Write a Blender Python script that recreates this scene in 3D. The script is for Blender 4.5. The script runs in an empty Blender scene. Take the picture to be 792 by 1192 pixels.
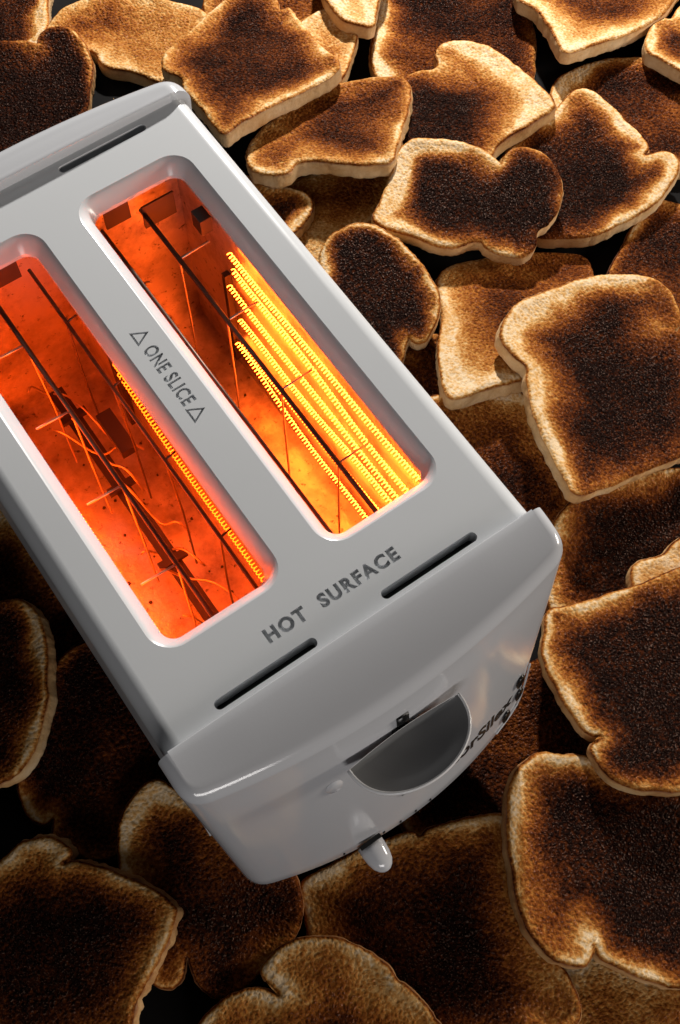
import bpy, bmesh, math, random
import numpy as np
from mathutils import Vector, Matrix, noise

random.seed(7)
scene = bpy.context.scene
COL = scene.collection
R = math.radians
TOP = 0.205          # height of the toaster's top face above the table (metres)

# ---------------------------------------------------------------- camera
cam_data = bpy.data.cameras.new('camera')
cam_data.sensor_fit = 'HORIZONTAL'
cam_data.sensor_width = 36.0
cam_data.lens = 65.05
cam_data.clip_start = 0.02
cam_data.clip_end = 50.0
cam = bpy.data.objects.new('camera', cam_data)
COL.objects.link(cam)
cx_ = Vector((0.8197941, -0.5726579, 0.0007638))
cy_ = Vector((0.5216147, 0.7472718, 0.4117074))
cz_ = Vector((-0.2363383, -0.3371168, 0.9113158))
cm = Matrix((cx_, cy_, cz_)).transposed().to_4x4()
cm.translation = Vector((-0.09203, -0.11926, 0.6459))
cam.matrix_world = cm
scene.camera = cam

# ---------------------------------------------------------------- world and lamps (studio)
world = bpy.data.worlds.new('World')
scene.world = world
world.use_nodes = True
wb = world.node_tree.nodes['Background']
wb.inputs[0].default_value = (0.7, 0.7, 0.75, 1)
wb.inputs[1].default_value = 0.022


def aim(o, target):
    d = Vector(target) - o.location
    o.rotation_euler = d.to_track_quat('-Z', 'Y').to_euler()


def spot_lamp(name, loc, target, power, size, radius, col):
    l = bpy.data.lights.new(name, 'SPOT')
    l.energy = power
    l.spot_size = R(size)
    l.spot_blend = 0.3
    l.shadow_soft_size = radius
    l.color = col
    o = bpy.data.objects.new(name, l)
    COL.objects.link(o)
    o.location = loc
    aim(o, target)
    return o


def area_lamp(name, loc, target, power, sx, sy, col):
    l = bpy.data.lights.new(name, 'AREA')
    l.shape = 'RECTANGLE'
    l.size, l.size_y = sx, sy
    l.energy = power
    l.color = col
    o = bpy.data.objects.new(name, l)
    COL.objects.link(o)
    o.location = loc
    aim(o, target)
    return o


spot_lamp('key_lamp', (0.70, 0.84, 0.57), (0.07, 0.12, 0.05), 68.0, 75, 0.022, (1.0, 0.96, 0.90))
area_lamp('overhead_softbox', (0.25, 1.05, 1.35), (0.0, 0.15, 0.1), 0.9, 0.9, 0.5, (1.0, 0.98, 0.96))
area_lamp('front_softbox', (-0.42, -1.15, 0.50), (0.0, 0.0, 0.05), 5.6, 0.7, 0.30, (1.0, 0.96, 0.93))
area_lamp('side_softbox', (1.10, -0.38, 0.34), (0.0, -0.08, 0.0), 8.5, 0.30, 0.2, (1.0, 0.90, 0.78))

scene.render.engine = 'CYCLES'
scene.cycles.use_denoising = True
scene.cycles.max_bounces = 10
scene.cycles.diffuse_bounces = 5
scene.cycles.glossy_bounces = 6
scene.cycles.sample_clamp_indirect = 6.0
scene.cycles.caustics_reflective = False
scene.cycles.caustics_refractive = False
scene.view_settings.view_transform = 'Standard'
scene.view_settings.look = 'None'
scene.view_settings.exposure = 0.0
scene.view_settings.gamma = 1.0
scene.view_settings.use_curve_mapping = False


# ---------------------------------------------------------------- material helpers
class Nodes:
    def __init__(self, name):
        self.m = bpy.data.materials.new(name)
        self.m.use_nodes = True
        self.t = self.m.node_tree
        self.b = self.t.nodes['Principled BSDF']

    def n(self, kind, **kw):
        nd = self.t.nodes.new(kind)
        for k, v in kw.items():
            setattr(nd, k, v)
        return nd

    def l(self, a, b):
        self.t.links.new(a, b)

    def noise(self, scale, detail=3, rough=0.5, vec=None):
        nd = self.n('ShaderNodeTexNoise')
        nd.inputs['Scale'].default_value = scale
        nd.inputs['Detail'].default_value = detail
        nd.inputs['Roughness'].default_value = rough
        if vec is not None:
            self.l(vec, nd.inputs['Vector'])
        return nd

    def ramp(self, fac, stops, interp='LINEAR'):
        nd = self.n('ShaderNodeValToRGB')
        cr = nd.color_ramp
        cr.interpolation = interp
        while len(cr.elements) < len(stops):
            cr.elements.new(0.5)
        for e, (p, c) in zip(cr.elements, stops):
            e.position = p
            e.color = tuple(c) + (1,) if len(c) == 3 else c
        self.l(fac, nd.inputs[0])
        return nd

    def math(self, op, a, b=0.5, c=None, clamp=False):
        nd = self.n('ShaderNodeMath', operation=op)
        nd.use_clamp = clamp
        for i, v in enumerate((a, b, c)):
            if v is None:
                continue
            if isinstance(v, (int, float)):
                nd.inputs[i].default_value = v
            else:
                self.l(v, nd.inputs[i])
        return nd.outputs[0]

    def mix(self, fac, a, b, mode='MIX'):
        nd = self.n('ShaderNodeMix', data_type='RGBA', blend_type=mode)
        for sock, v in ((nd.inputs[0], fac), (nd.inputs[6], a), (nd.inputs[7], b)):
            if isinstance(v, (int, float)):
                sock.default_value = v
            elif isinstance(v, tuple):
                sock.default_value = v + (1,) if len(v) == 3 else v
            else:
                self.l(v, sock)
        return nd.outputs[2]

    def bump(self, h, dist, strength=1.0, prev=None):
        nd = self.n('ShaderNodeBump')
        nd.inputs['Strength'].default_value = strength
        nd.inputs['Distance'].default_value = dist
        self.l(h, nd.inputs['Height'])
        if prev is not None:
            self.l(prev, nd.inputs['Normal'])
        return nd.outputs[0]


def plain(name, col, rough=0.5, metal=0.0, emit=None, es=0.0):
    k = Nodes(name)
    k.b.inputs['Base Color'].default_value = tuple(col) + (1,)
    k.b.inputs['Roughness'].default_value = rough
    k.b.inputs['Metallic'].default_value = metal
    if emit:
        k.b.inputs['Emission Color'].default_value = tuple(emit) + (1,)
        k.b.inputs['Emission Strength'].default_value = es
    return k.m


def mat_plastic(name, col, rough, speck=True):
    k = Nodes(name)
    tc = k.n('ShaderNodeTexCoord').outputs['Object']
    n1 = k.noise(14, 3, 0.6, tc)
    n2 = k.noise(900, 2, 0.5, tc)
    c2 = tuple(v * 0.95 for v in col)
    k.l(k.mix(n1.outputs[0], c2, col), k.b.inputs['Base Color'])
    rr = k.math('MULTIPLY_ADD', n1.outputs[0], 0.10, rough - 0.05)
    k.l(rr, k.b.inputs['Roughness'])
    k.b.inputs['IOR'].default_value = 1.5
    k.l(k.bump(n2.outputs[0], 0.00002, 0.5), k.b.inputs['Normal'])
    return k.m


def mat_crumb():
    k = Nodes('toasted_crumb')
    tc = k.n('ShaderNodeTexCoord').outputs['Object']
    at = k.n('ShaderNodeAttribute', attribute_name='burn').outputs['Fac']
    grain = k.noise(560, 3, 0.6, tc)
    fine = k.noise(1500, 2, 0.6, tc)
    pore = k.n('ShaderNodeTexVoronoi')
    pore.inputs['Scale'].default_value = 520
    k.l(tc, pore.inputs['Vector'])
    patch = k.noise(85, 5, 0.62, tc)
    big = k.noise(26, 3, 0.55, tc)
    amp = k.math('MULTIPLY_ADD', at, 0.95, 0.25)
    v = k.math('MULTIPLY_ADD', k.math('SUBTRACT', grain.outputs[0], 0.5), amp, at)
    v = k.math('MULTIPLY_ADD', k.math('SUBTRACT', pore.outputs['Distance'], 0.45), -0.22, v)
    v = k.math('MULTIPLY_ADD', k.math('SUBTRACT', patch.outputs[0], 0.5), 0.36, v)
    v = k.math('MULTIPLY_ADD', k.math('SUBTRACT', big.outputs[0], 0.5), 0.30, v, True)
    rp = k.ramp(v, [(0.0, (0.72, 0.54, 0.34)), (0.13, (0.62, 0.36, 0.135)), (0.28, (0.43, 0.175, 0.038)),
                    (0.44, (0.25, 0.074, 0.013)), (0.62, (0.115, 0.028, 0.0065)), (0.80, (0.040, 0.010, 0.004)),
                    (1.0, (0.008, 0.0035, 0.0028))])
    hole = k.n('ShaderNodeTexVoronoi')
    hole.inputs['Scale'].default_value = 210
    hole.inputs['Randomness'].default_value = 1.0
    k.l(tc, hole.inputs['Vector'])
    pit = k.ramp(hole.outputs['Distance'], [(0.10, (1, 1, 1)), (0.26, (0, 0, 0))]).outputs[0]
    pit = k.math('MULTIPLY', pit, k.ramp(patch.outputs[0], [(0.46, (0, 0, 0)), (0.60, (1, 1, 1))]).outputs[0])
    k.l(rp.outputs[0], k.b.inputs['Base Color'])
    k.l(k.math('MULTIPLY_ADD', fine.outputs[0], 0.35, 0.28), k.b.inputs['Roughness'])
    sp = k.noise(1100, 1, 0.5, tc)
    glint = k.ramp(sp.outputs[0], [(0.60, (0.02, 0.02, 0.02)), (0.70, (0.9, 0.9, 0.9))]).outputs[0]
    k.l(glint, k.b.inputs['Specular IOR Level'])
    k.b.inputs['Specular Tint'].default_value = (1.0, 0.58, 0.42, 1)
    h = k.math('MULTIPLY_ADD', pore.outputs['Distance'], -0.6, grain.outputs[0])
    h = k.math('MULTIPLY_ADD', fine.outputs[0], 0.25, h)
    h = k.math('MULTIPLY_ADD', pit, -0.9, h)
    bn = k.bump(h, 0.0026, 1.0)
    k.l(k.math('MULTIPLY_ADD', at, 0.75, 0.30, True), bn.node.inputs['Strength'])
    k.l(bn, k.b.inputs['Normal'])
    return k.m


def mat_crust():
    k = Nodes('bread_crust')
    tc = k.n('ShaderNodeTexCoord').outputs['Object']
    at = k.n('ShaderNodeAttribute', attribute_name='burn').outputs['Fac']
    big = k.noise(45, 4, 0.6, tc)
    fine = k.noise(500, 4, 0.6, tc)
    v = k.math('MULTIPLY_ADD', k.math('SUBTRACT', big.outputs[0], 0.5), 0.75, at)
    v = k.math('MULTIPLY_ADD', k.math('SUBTRACT', fine.outputs[0], 0.5), 0.3, v, True)
    rp = k.ramp(v, [(0.0, (0.70, 0.50, 0.29)), (0.3, (0.56, 0.33, 0.14)), (0.55, (0.34, 0.14, 0.042)),
                    (0.8, (0.17, 0.06, 0.02)), (1.0, (0.05, 0.02, 0.01))])
    k.l(rp.outputs[0], k.b.inputs['Base Color'])
    k.b.inputs['Roughness'].default_value = 0.55
    b1 = k.bump(big.outputs[0], 0.003, 0.7)
    k.l(k.bump(fine.outputs[0], 0.0006, 0.8, b1), k.b.inputs['Normal'])
    return k.m


def mat_chamber():
    k = Nodes('heat_stained_steel')
    tc = k.n('ShaderNodeTexCoord').outputs['Object']
    a = k.noise(26, 7, 0.7, tc)
    s = k.noise(240, 4, 0.7, tc)
    f = k.ramp(a.outputs[0], [(0.42, (0, 0, 0)), (0.70, (1, 1, 1))]).outputs[0]
    c = k.mix(f, (0.74, 0.66, 0.58), (0.20, 0.15, 0.13))
    sp = k.ramp(s.outputs[0], [(0.60, (0, 0, 0)), (0.72, (1, 1, 1))]).outputs[0]
    c = k.mix(sp, c, (0.07, 0.04, 0.03))
    k.l(c, k.b.inputs['Base Color'])
    k.b.inputs['Metallic'].default_value = 0.75
    k.l(k.math('MULTIPLY_ADD', f, 0.25, 0.30), k.b.inputs['Roughness'])
    k.l(k.bump(a.outputs[0], 0.002, 0.5), k.b.inputs['Normal'])
    return k.m


def mat_table():
    k = Nodes('black_table_top')
    tc = k.n('ShaderNodeTexCoord').outputs['Object']
    a = k.noise(60, 5, 0.6, tc)
    k.l(k.mix(a.outputs[0], (0.003, 0.003, 0.003), (0.010, 0.009, 0.009)), k.b.inputs['Base Color'])
    k.b.inputs['Roughness'].default_value = 0.8
    k.b.inputs['Specular IOR Level'].default_value = 0.08
    return k.m


M_BODY = mat_plastic('white_enamel', (0.62, 0.635, 0.655), 0.24)
M_CAP = mat_plastic('glossy_white_plastic', (0.55, 0.558, 0.585), 0.13)
M_CAP.node_tree.nodes['Principled BSDF'].inputs['IOR'].default_value = 1.62
M_KNOB = mat_plastic('grey_plastic', (0.15, 0.15, 0.152), 0.25)
M_RIM = mat_plastic('pale_knob_edge', (0.75, 0.75, 0.76), 0.15)
M_BLACK = plain('black_plastic', (0.006, 0.006, 0.006), 0.3)
M_INK = plain('black_print', (0.008, 0.008, 0.009), 0.45)
M_WIRE = plain('oxidised_wire', (0.10, 0.07, 0.055), 0.45, 0.8)
M_LIFT = plain('dark_lifter_steel', (0.07, 0.055, 0.05), 0.5, 0.8)
M_COIL = plain('glowing_coil', (0.3, 0.1, 0.05), 0.6, 0.0, (1.0, 0.120, 0.009), 30.0)
M_COIL_DIM = plain('dull_glowing_coil', (0.3, 0.1, 0.05), 0.6, 0.0, (1.0, 0.085, 0.003), 9.0)
M_COIL_LEFT = plain('red_glowing_coil', (0.3, 0.1, 0.05), 0.6, 0.0, (1.0, 0.085, 0.003), 50.0)
M_STEEL = plain('bright_wire', (0.60, 0.50, 0.42), 0.35, 0.85)
M_CRUMB, M_CRUST, M_CHAMBER, M_TABLE = mat_crumb(), mat_crust(), mat_chamber(), mat_table()


# ---------------------------------------------------------------- mesh helpers
def mesh_from(name, verts, faces, mat, smooth=True, attr=None, sharp=None):
    me = bpy.data.meshes.new(name)
    me.from_pydata([tuple(v) for v in verts], [], faces)
    if smooth:
        me.polygons.foreach_set('use_smooth', [True] * len(me.polygons))
    if attr is not None:
        a = me.attributes.new('burn', 'FLOAT', 'POINT')
        a.data.foreach_set('value', attr)
    me.materials.append(mat)
    me.update()
    if sharp:
        me.set_sharp_from_angle(angle=R(sharp))
    return me


def link(name, me, parent=None, loc=(0, 0, 0)):
    o = bpy.data.objects.new(name, me)
    COL.objects.link(o)
    o.location = loc
    if parent is not None:
        o.parent = parent
    return o


def fix_normals(me):
    bm = bmesh.new()
    bm.from_mesh(me)
    bmesh.ops.recalc_face_normals(bm, faces=bm.faces)
    bm.to_mesh(me)
    bm.free()


def tube(paths, r, seg=6, closed_caps=True):
    """verts/faces of round bars following polylines"""
    V, F = [], []
    for path in paths:
        P = [Vector(p) for p in path]
        base = len(V)
        up = None
        for i, p in enumerate(P):
            d = (P[min(i + 1, len(P) - 1)] - P[max(i - 1, 0)]).normalized()
            if up is None:
                up = d.orthogonal().normalized()
            up = (up - d * up.dot(d)).normalized()
            side = d.cross(up)
            for k in range(seg):
                a = 2 * math.pi * k / seg
                V.append(p + (up * math.cos(a) + side * math.sin(a)) * r)
        for i in range(len(P) - 1):
            for k in range(seg):
                a, b = base + i * seg + k, base + i * seg + (k + 1) % seg
                F.append((a, b, b + seg, a + seg))
        if closed_caps:
            F.append(tuple(base + k for k in reversed(range(seg))))
            F.append(tuple(base + (len(P) - 1) * seg + k for k in range(seg)))
    return V, F


def boxes(lst):
    V, F = [], []
    for (x0, x1, y0, y1, z0, z1) in lst:
        b = len(V)
        for z in (z0, z1):
            V += [(x0, y0, z), (x1, y0, z), (x1, y1, z), (x0, y1, z)]
        F += [(b, b + 3, b + 2, b + 1), (b + 4, b + 5, b + 6, b + 7)]
        for i in range(4):
            j = (i + 1) % 4
            F.append((b + i, b + j, b + j + 4, b + i + 4))
    return V, F


def rrect(x0, x1, y0, y1, r, n=8):
    pts = []
    for (cx, cy, a0) in ((x1 - r, y1 - r, 0), (x0 + r, y1 - r, 90), (x0 + r, y0 + r, 180), (x1 - r, y0 + r, 270)):
        for i in range(n + 1):
            a = R(a0 + 90 * i / n)
            pts.append((cx + r * math.cos(a), cy + r * math.sin(a)))
    return pts


def text_mesh(body, size, extrude=0.0, bevel=0.0, spacing=1.0, xscale=1.0, offset=0.0):
    cu = bpy.data.curves.new('lettering', 'FONT')
    cu.body = body
    cu.size = size
    cu.extrude = extrude
    cu.bevel_depth = bevel
    cu.offset = offset
    cu.space_character = spacing
    cu.align_x = 'CENTER'
    cu.resolution_u = 5
    o = bpy.data.objects.new('lettering', cu)
    COL.objects.link(o)
    bpy.context.view_layer.update()
    me = bpy.data.meshes.new_from_object(o.evaluated_get(bpy.context.evaluated_depsgraph_get()))
    bpy.data.objects.remove(o)
    bpy.data.curves.remove(cu)
    me.transform(Matrix.Diagonal((xscale, 1, 1, 1)))
    return me


# ---------------------------------------------------------------- table
s = 1.6
table = link('table_top', mesh_from('table_top', [(-s, -s, 0), (s, -s, 0), (s, s, 0), (-s, s, 0)], [(0, 1, 2, 3)], M_TABLE, False))
table['kind'] = 'structure'
table['label'] = 'black table top showing in the gaps between the slices'

# ---------------------------------------------------------------- toaster
toaster = bpy.data.objects.new('toaster', None)
COL.objects.link(toaster)
toaster.empty_display_size = 0.05
toaster.location = (0, 0, TOP)          # local z = 0 is the top face
toaster['label'] = 'white two-slot toaster lying among the toast with glowing orange slots'
toaster['category'] = 'toaster'

HW = 0.085
YB = 0.2615
SX0, SX1, SY0, SY1 = 0.0148, 0.0613, 0.0382, 0.2289     # slot opening


def body_mesh():
    # rounded top, straight sides, hollow below
    def prof(hw, r, ztop, zbot):
        pts = [(-hw, zbot)]
        for i in range(11):
            a = R(180 - 90 * i / 10)
            pts.append((-hw + r + r * math.cos(a), ztop - r + r * math.sin(a)))
        for i in range(11):
            a = R(90 - 90 * i / 10)
            pts.append((hw - r + r * math.cos(a), ztop - r + r * math.sin(a)))
        pts.append((hw, zbot))
        return pts
    o = prof(HW, 0.0075, 0.0, -0.160)
    i = prof(HW - 0.002, 0.004, -0.0088, -0.160)
    ring = o + i[::-1]
    n = len(ring)
    V = [(x, -0.0012, z) for x, z in ring] + [(x, YB, z) for x, z in ring]
    F = [(k, (k + 1) % n, (k + 1) % n + n, k + n) for k in range(n)]
    m = len(o)
    for base, flip in ((0, False), (n, True)):
        for k in range(m - 1):
            q = (base + k, base + n - 1 - k, base + n - 2 - k, base + k + 1)
            F.append(q[::-1] if flip else q)
    me = mesh_from('body_shell', V, F, M_BODY, False)
    fix_normals(me)
    return me


def cutter_mesh():
    V, F = [], []

    def loft(loops):
        b = len(V)
        n = len(loops[0][0])
        for pts, z in loops:
            V.extend((x, y, z) for x, y in pts)
        for k in range(len(loops) - 1):
            for i in range(n):
                j = (i + 1) % n
                F.append((b + k * n + i, b + (k + 1) * n + i, b + (k + 1) * n + j, b + k * n + j))
        F.append(tuple(b + i for i in range(n)))
        F.append(tuple(b + (len(loops) - 1) * n + i for i in reversed(range(n))))
    for sgn in (1, -1):
        xa, xb = (SX0, SX1) if sgn > 0 else (-SX1, -SX0)
        loops = []
        for t in [-0.10] + [0.07 + 0.93 * k / 11 for k in range(12)]:
            out = 0.0060 * (1 - t)
            z = 0.004 if t < 0 else -0.0068 * (t ** 1.8 * (1 - 0.25 * t)) / 0.75
            loops.append((rrect(xa - out, xb + out, SY0 - out, SY1 + out, 0.0062 + out * 0.9), z))
        loops.append((rrect(xa, xb, SY0, SY1, 0.0062), -0.014))
        loft(loops)
    for y in (0.0056, 0.2608 - 0.0065):
        for sgn in (1, -1):
            xa, xb = sorted((sgn * 0.0152, sgn * 0.0604))
            loft([(rrect(xa, xb, y - 0.0021, y + 0.0021, 0.00205, 6), z) for z in (0.004, -0.014)])
    me = bpy.data.meshes.new('cutter')
    me.from_pydata(V, [], F)
    bm = bmesh.new()
    bm.from_mesh(me)
    bmesh.ops.recalc_face_normals(bm, faces=bm.faces)
    # engraved words
    def add_text(tm, mat):
        tm.transform(mat)
        bm2 = bmesh.new()
        bm2.from_mesh(tm)
        bmesh.ops.remove_doubles(bm2, verts=bm2.verts, dist=1e-6)
        bmesh.ops.recalc_face_normals(bm2, faces=bm2.faces)
        bm2.to_mesh(tm)
        bm2.free()
        bm.from_mesh(tm)
    t = text_mesh('HOT  SURFACE', 0.0078, 0.0017, 0.00030, 1.22, 0.90, 0.00010)
    w = max(v.co.x for v in t.vertices) - min(v.co.x for v in t.vertices)
    t.transform(Matrix.Diagonal((0.0610 / w, 1, 1, 1)))
    add_text(t, Matrix.Translation((0.0, 0.0147, 0.00055)))
    t = text_mesh('ONE SLICE', 0.0086, 0.0014, 0.00022, 1.10, 0.8, 0.00006)
    w = max(v.co.x for v in t.vertices) - min(v.co.x for v in t.vertices)
    t.transform(Matrix.Diagonal((0.0330 / w, 1, 1, 1)))
    add_text(t, Matrix.Translation((-0.0029, 0.1357, 0.00050)) @ Matrix.Rotation(R(-90), 4, 'Z'))
    # warning triangles
    for yc in (0.1585, 0.1140):
        outer = [(-0.0034, yc + 0.0040), (-0.0034, yc - 0.0040), (0.0040, yc)]
        cxx = sum(p[0] for p in outer) / 3
        b0 = [bm.verts.new((x, y, z)) for z in (0.002, -0.0014) for x, y in
              outer]
        inner = [(cxx + (x - cxx) * 0.62, yc + (y - yc) * 0.62) for x, y in outer]
        b1 = [bm.verts.new((x, y, z)) for z in (0.002, -0.0014) for x, y in inner]
        for i in range(3):
            j = (i + 1) % 3
            bm.faces.new((b0[i], b0[i + 3], b0[j + 3], b0[j]))
            bm.faces.new((b1[j], b1[j + 3], b1[i + 3], b1[i]))
            bm.faces.new((b0[i], b0[j], b1[j], b1[i]))
            bm.faces.new((b0[j + 3], b0[i + 3], b1[i + 3], b1[j + 3]))
    bm.to_mesh(me)
    bm.free()
    return me


body = link('body_shell', body_mesh(), toaster)
cut = bpy.data.objects.new('cutter', cutter_mesh())
COL.objects.link(cut)
cut.location = (0, 0, TOP)
md = body.modifiers.new('cut', 'BOOLEAN')
md.operation = 'DIFFERENCE'
md.solver = 'EXACT'
md.use_self = True
md.object = cut
bpy.context.view_layer.update()
bme = bpy.data.meshes.new_from_object(body.evaluated_get(bpy.context.evaluated_depsgraph_get()))
body.modifiers.clear()
body.data = bme
bpy.data.objects.remove(cut)
bme.name = 'body_shell'
bme.polygons.foreach_set('use_smooth', [True] * len(bme.polygons))
bme.set_sharp_from_angle(angle=R(28))
wn = body.modifiers.new('weighted', 'WEIGHTED_NORMAL')
wn.keep_sharp = True


# ---- end caps: lofted outlines, swept from the base up and over the rounded shoulder
def cap_outline(k, nseg=44, p=None):
    """plan outline at relative depth k (0 = shoulder, 1 = bottom); y negative = outwards"""
    w = p['w0'] + (p['w1'] - p['w0']) * k
    yc = p['c0'] + (p['c1'] - p['c0']) * k
    ys = p['s0'] + (p['s1'] - p['s0']) * k
    r = p.get('r', 0.008)
    arc = lambda x: yc + (ys - yc) * (x / w) ** 2
    pts = []
    for i in range(5):
        pts.append((-w, (ys + r) * i / 4))
    x1 = -w + r
    for i in range(1, 9):
        t = i / 8
        a, b, c = (-w, ys + r), (-w, ys), (x1, arc(x1))
        pts.append(tuple((1 - t) ** 2 * a[q] + 2 * t * (1 - t) * b[q] + t * t * c[q] for q in (0, 1)))
    for i in range(1, nseg):
        x = x1 + (-2 * x1) * i / nseg
        pts.append((x, arc(x)))
    pts += [(-x, y) for x, y in pts[12::-1]]
    return pts


def cap_mesh(p, zb, zs, ztop, rh, flip=False, y_at=0.0):
    loops = []
    o = cap_outline(1, p=p)
    n = len(o)

    def inset(pts, d):
        out = []
        for i in range(n):
            a, b = pts[max(i - 1, 0)], pts[min(i + 1, n - 1)]
            tx, ty = b[0] - a[0], b[1] - a[1]
            L = math.hypot(tx, ty)
            nx, ny = -ty / L, tx / L
            out.append((pts[i][0] + nx * d, pts[i][1] + ny * d))
        out[0] = (out[0][0], 0.0)
        out[-1] = (out[-1][0], 0.0)
        return out
    loops.append([(x, y, zb) for x, y in inset(cap_outline(1, p=p), 0.004)])
    for t in (0.15, 0.4, 0.75):
        d = 0.0030 * (1 - math.sin(t * math.pi / 2))
        loops.append([(x, y, zb + 0.003 * (1 - math.cos(t * math.pi / 2))) for x, y in inset(cap_outline(1, p=p), d)])
    for i in range(0, 19):
        k = 1 - i / 18
        z = zs + (zb + 0.003 - zs) * k
        loops.append([(x, y, z) for x, y in cap_outline(k, p=p)])
    rv = ztop - zs
    base = cap_outline(0, p=p)
    for i in range(1, 13):
        a = math.pi / 2 * i / 12
        d = rh * (1 - math.cos(a))
        loops.append([(x, y, zs + rv * math.sin(a)) for x, y in inset(base, d)])
    last = loops[-1]
    crown = p.get('crown', 0.0012)
    ymin = min(y for x, y, z in last)
    wi = max(x for x, y, z in last)

    def lift(x, y):
        s_ = min(max((wi - abs(x)) / p.get('soft', 0.012), 0), 1)
        return crown * (s_ * s_ * (3 - 2 * s_)) * (1 - (y / ymin) ** 2)
    y_of = {}
    for q in [0.12 * j for j in range(1, 8)] + [1.0]:
        loops.append([(x, y * (1 - q), z + lift(x, y * (1 - q)) - lift(x, y)) for x, y, z in last])
    # small back lip
    tip = loops[-1]
    lip = p.get('lip', 0.0009)
    for q in (0.5, 1.0):
        loops.append([(x, lip * math.sin(q * math.pi / 2), z - lip * (1 - math.cos(q * math.pi / 2))) for x, y, z in tip])
    loops.append([(x, lip, -p.get('lipdown', 0.004)) for x, y, z in tip])
    V, F = [], []
    for lp in loops:
        V.extend(lp)
    D = p.get('drop', 0.0)
    V = [(x, y, z - D * min(max((z + 0.03) / 0.03, 0), 1) * min(max(-y / 0.031, 0), 1.2) ** 1.4) for x, y, z in V]
    for k in range(len(loops) - 1):
        for i in range(n - 1):
            F.append((k * n + i, k * n + i + 1, (k + 1) * n + i + 1, (k + 1) * n + i))
    F.append(tuple(range(n)))                                  # underside
    nb = 4 + 19 + 12                                           # loops up to the end of the shoulder
    back = [k * n for k in range(nb)] + [k * n + n - 1 for k in reversed(range(nb))]
    F.append(tuple(back))
    if flip:
        V = [(x, y_at - y, z) for x, y, z in V]
    me = mesh_from('end_cap', V, F, M_CAP)
    fix_normals(me)
    me.set_sharp_from_angle(angle=R(42))
    return me


FRONT = dict(w0=0.0885, w1=0.0815, c0=-0.0300, c1=-0.0482, s0=-0.0195, s1=-0.0325, r=0.009, crown=0.0006, drop=0.0098, soft=0.03)
BACK = dict(w0=0.0880, w1=0.0830, c0=-0.0200, c1=-0.0260, s0=-0.0125, s1=-0.0180, r=0.011, crown=0.0010, lip=0.0008, lipdown=0.0005)
ZB, ZS = -0.166, -0.0020
front = link('end_cap', cap_mesh(FRONT, ZB, -0.0020, 0.0036, 0.0050), toaster)
front['label'] = 'front end cap with the controls'
back = link('end_cap', cap_mesh(BACK, ZB, -0.005, 0.0046, 0.010, True, YB - 0.0012), toaster)


def face_y(x, z):
    k = (ZS - z) / (ZS - ZB - 0.003)
    k = min(max(k, 0), 1)
    w = FRONT['w0'] + (FRONT['w1'] - FRONT['w0']) * k
    yc = FRONT['c0'] + (FRONT['c1'] - FRONT['c0']) * k
    ys = FRONT['s0'] + (FRONT['s1'] - FRONT['s0']) * k
    return yc + (ys - yc) * (x / w) ** 2


# ---- added black plates that stand in for the shade inside the vents
for y in (0.0056, 0.2608 - 0.0065):
    for sgn in (1, -1):
        v, f = boxes([(sgn * 0.0378 - 0.0245, sgn * 0.0378 + 0.0245, y - 0.0040, y + 0.0040, -0.0110, -0.0093)])
        link('vent_shade_plate', mesh_from('vent_shade_plate', v, f, M_BLACK, False), toaster)

# ---- feet
for sx in (-0.062, 0.062):
    for y in (0.01, 0.245):
        pts = rrect(sx - 0.010, sx + 0.010, y - 0.010, y + 0.010, 0.0099, 5)
        V = [(x, yy, z) for z in (-0.166, -0.171) for x, yy in pts]
        n = len(pts)
        F = [(i, (i + 1) % n, (i + 1) % n + n, i + n) for i in range(n)] + [tuple(range(n, 2 * n))]
        me = mesh_from('foot', V, F, M_BLACK, True, sharp=40)
        fix_normals(me)
        link('foot', me, toaster)


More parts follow.
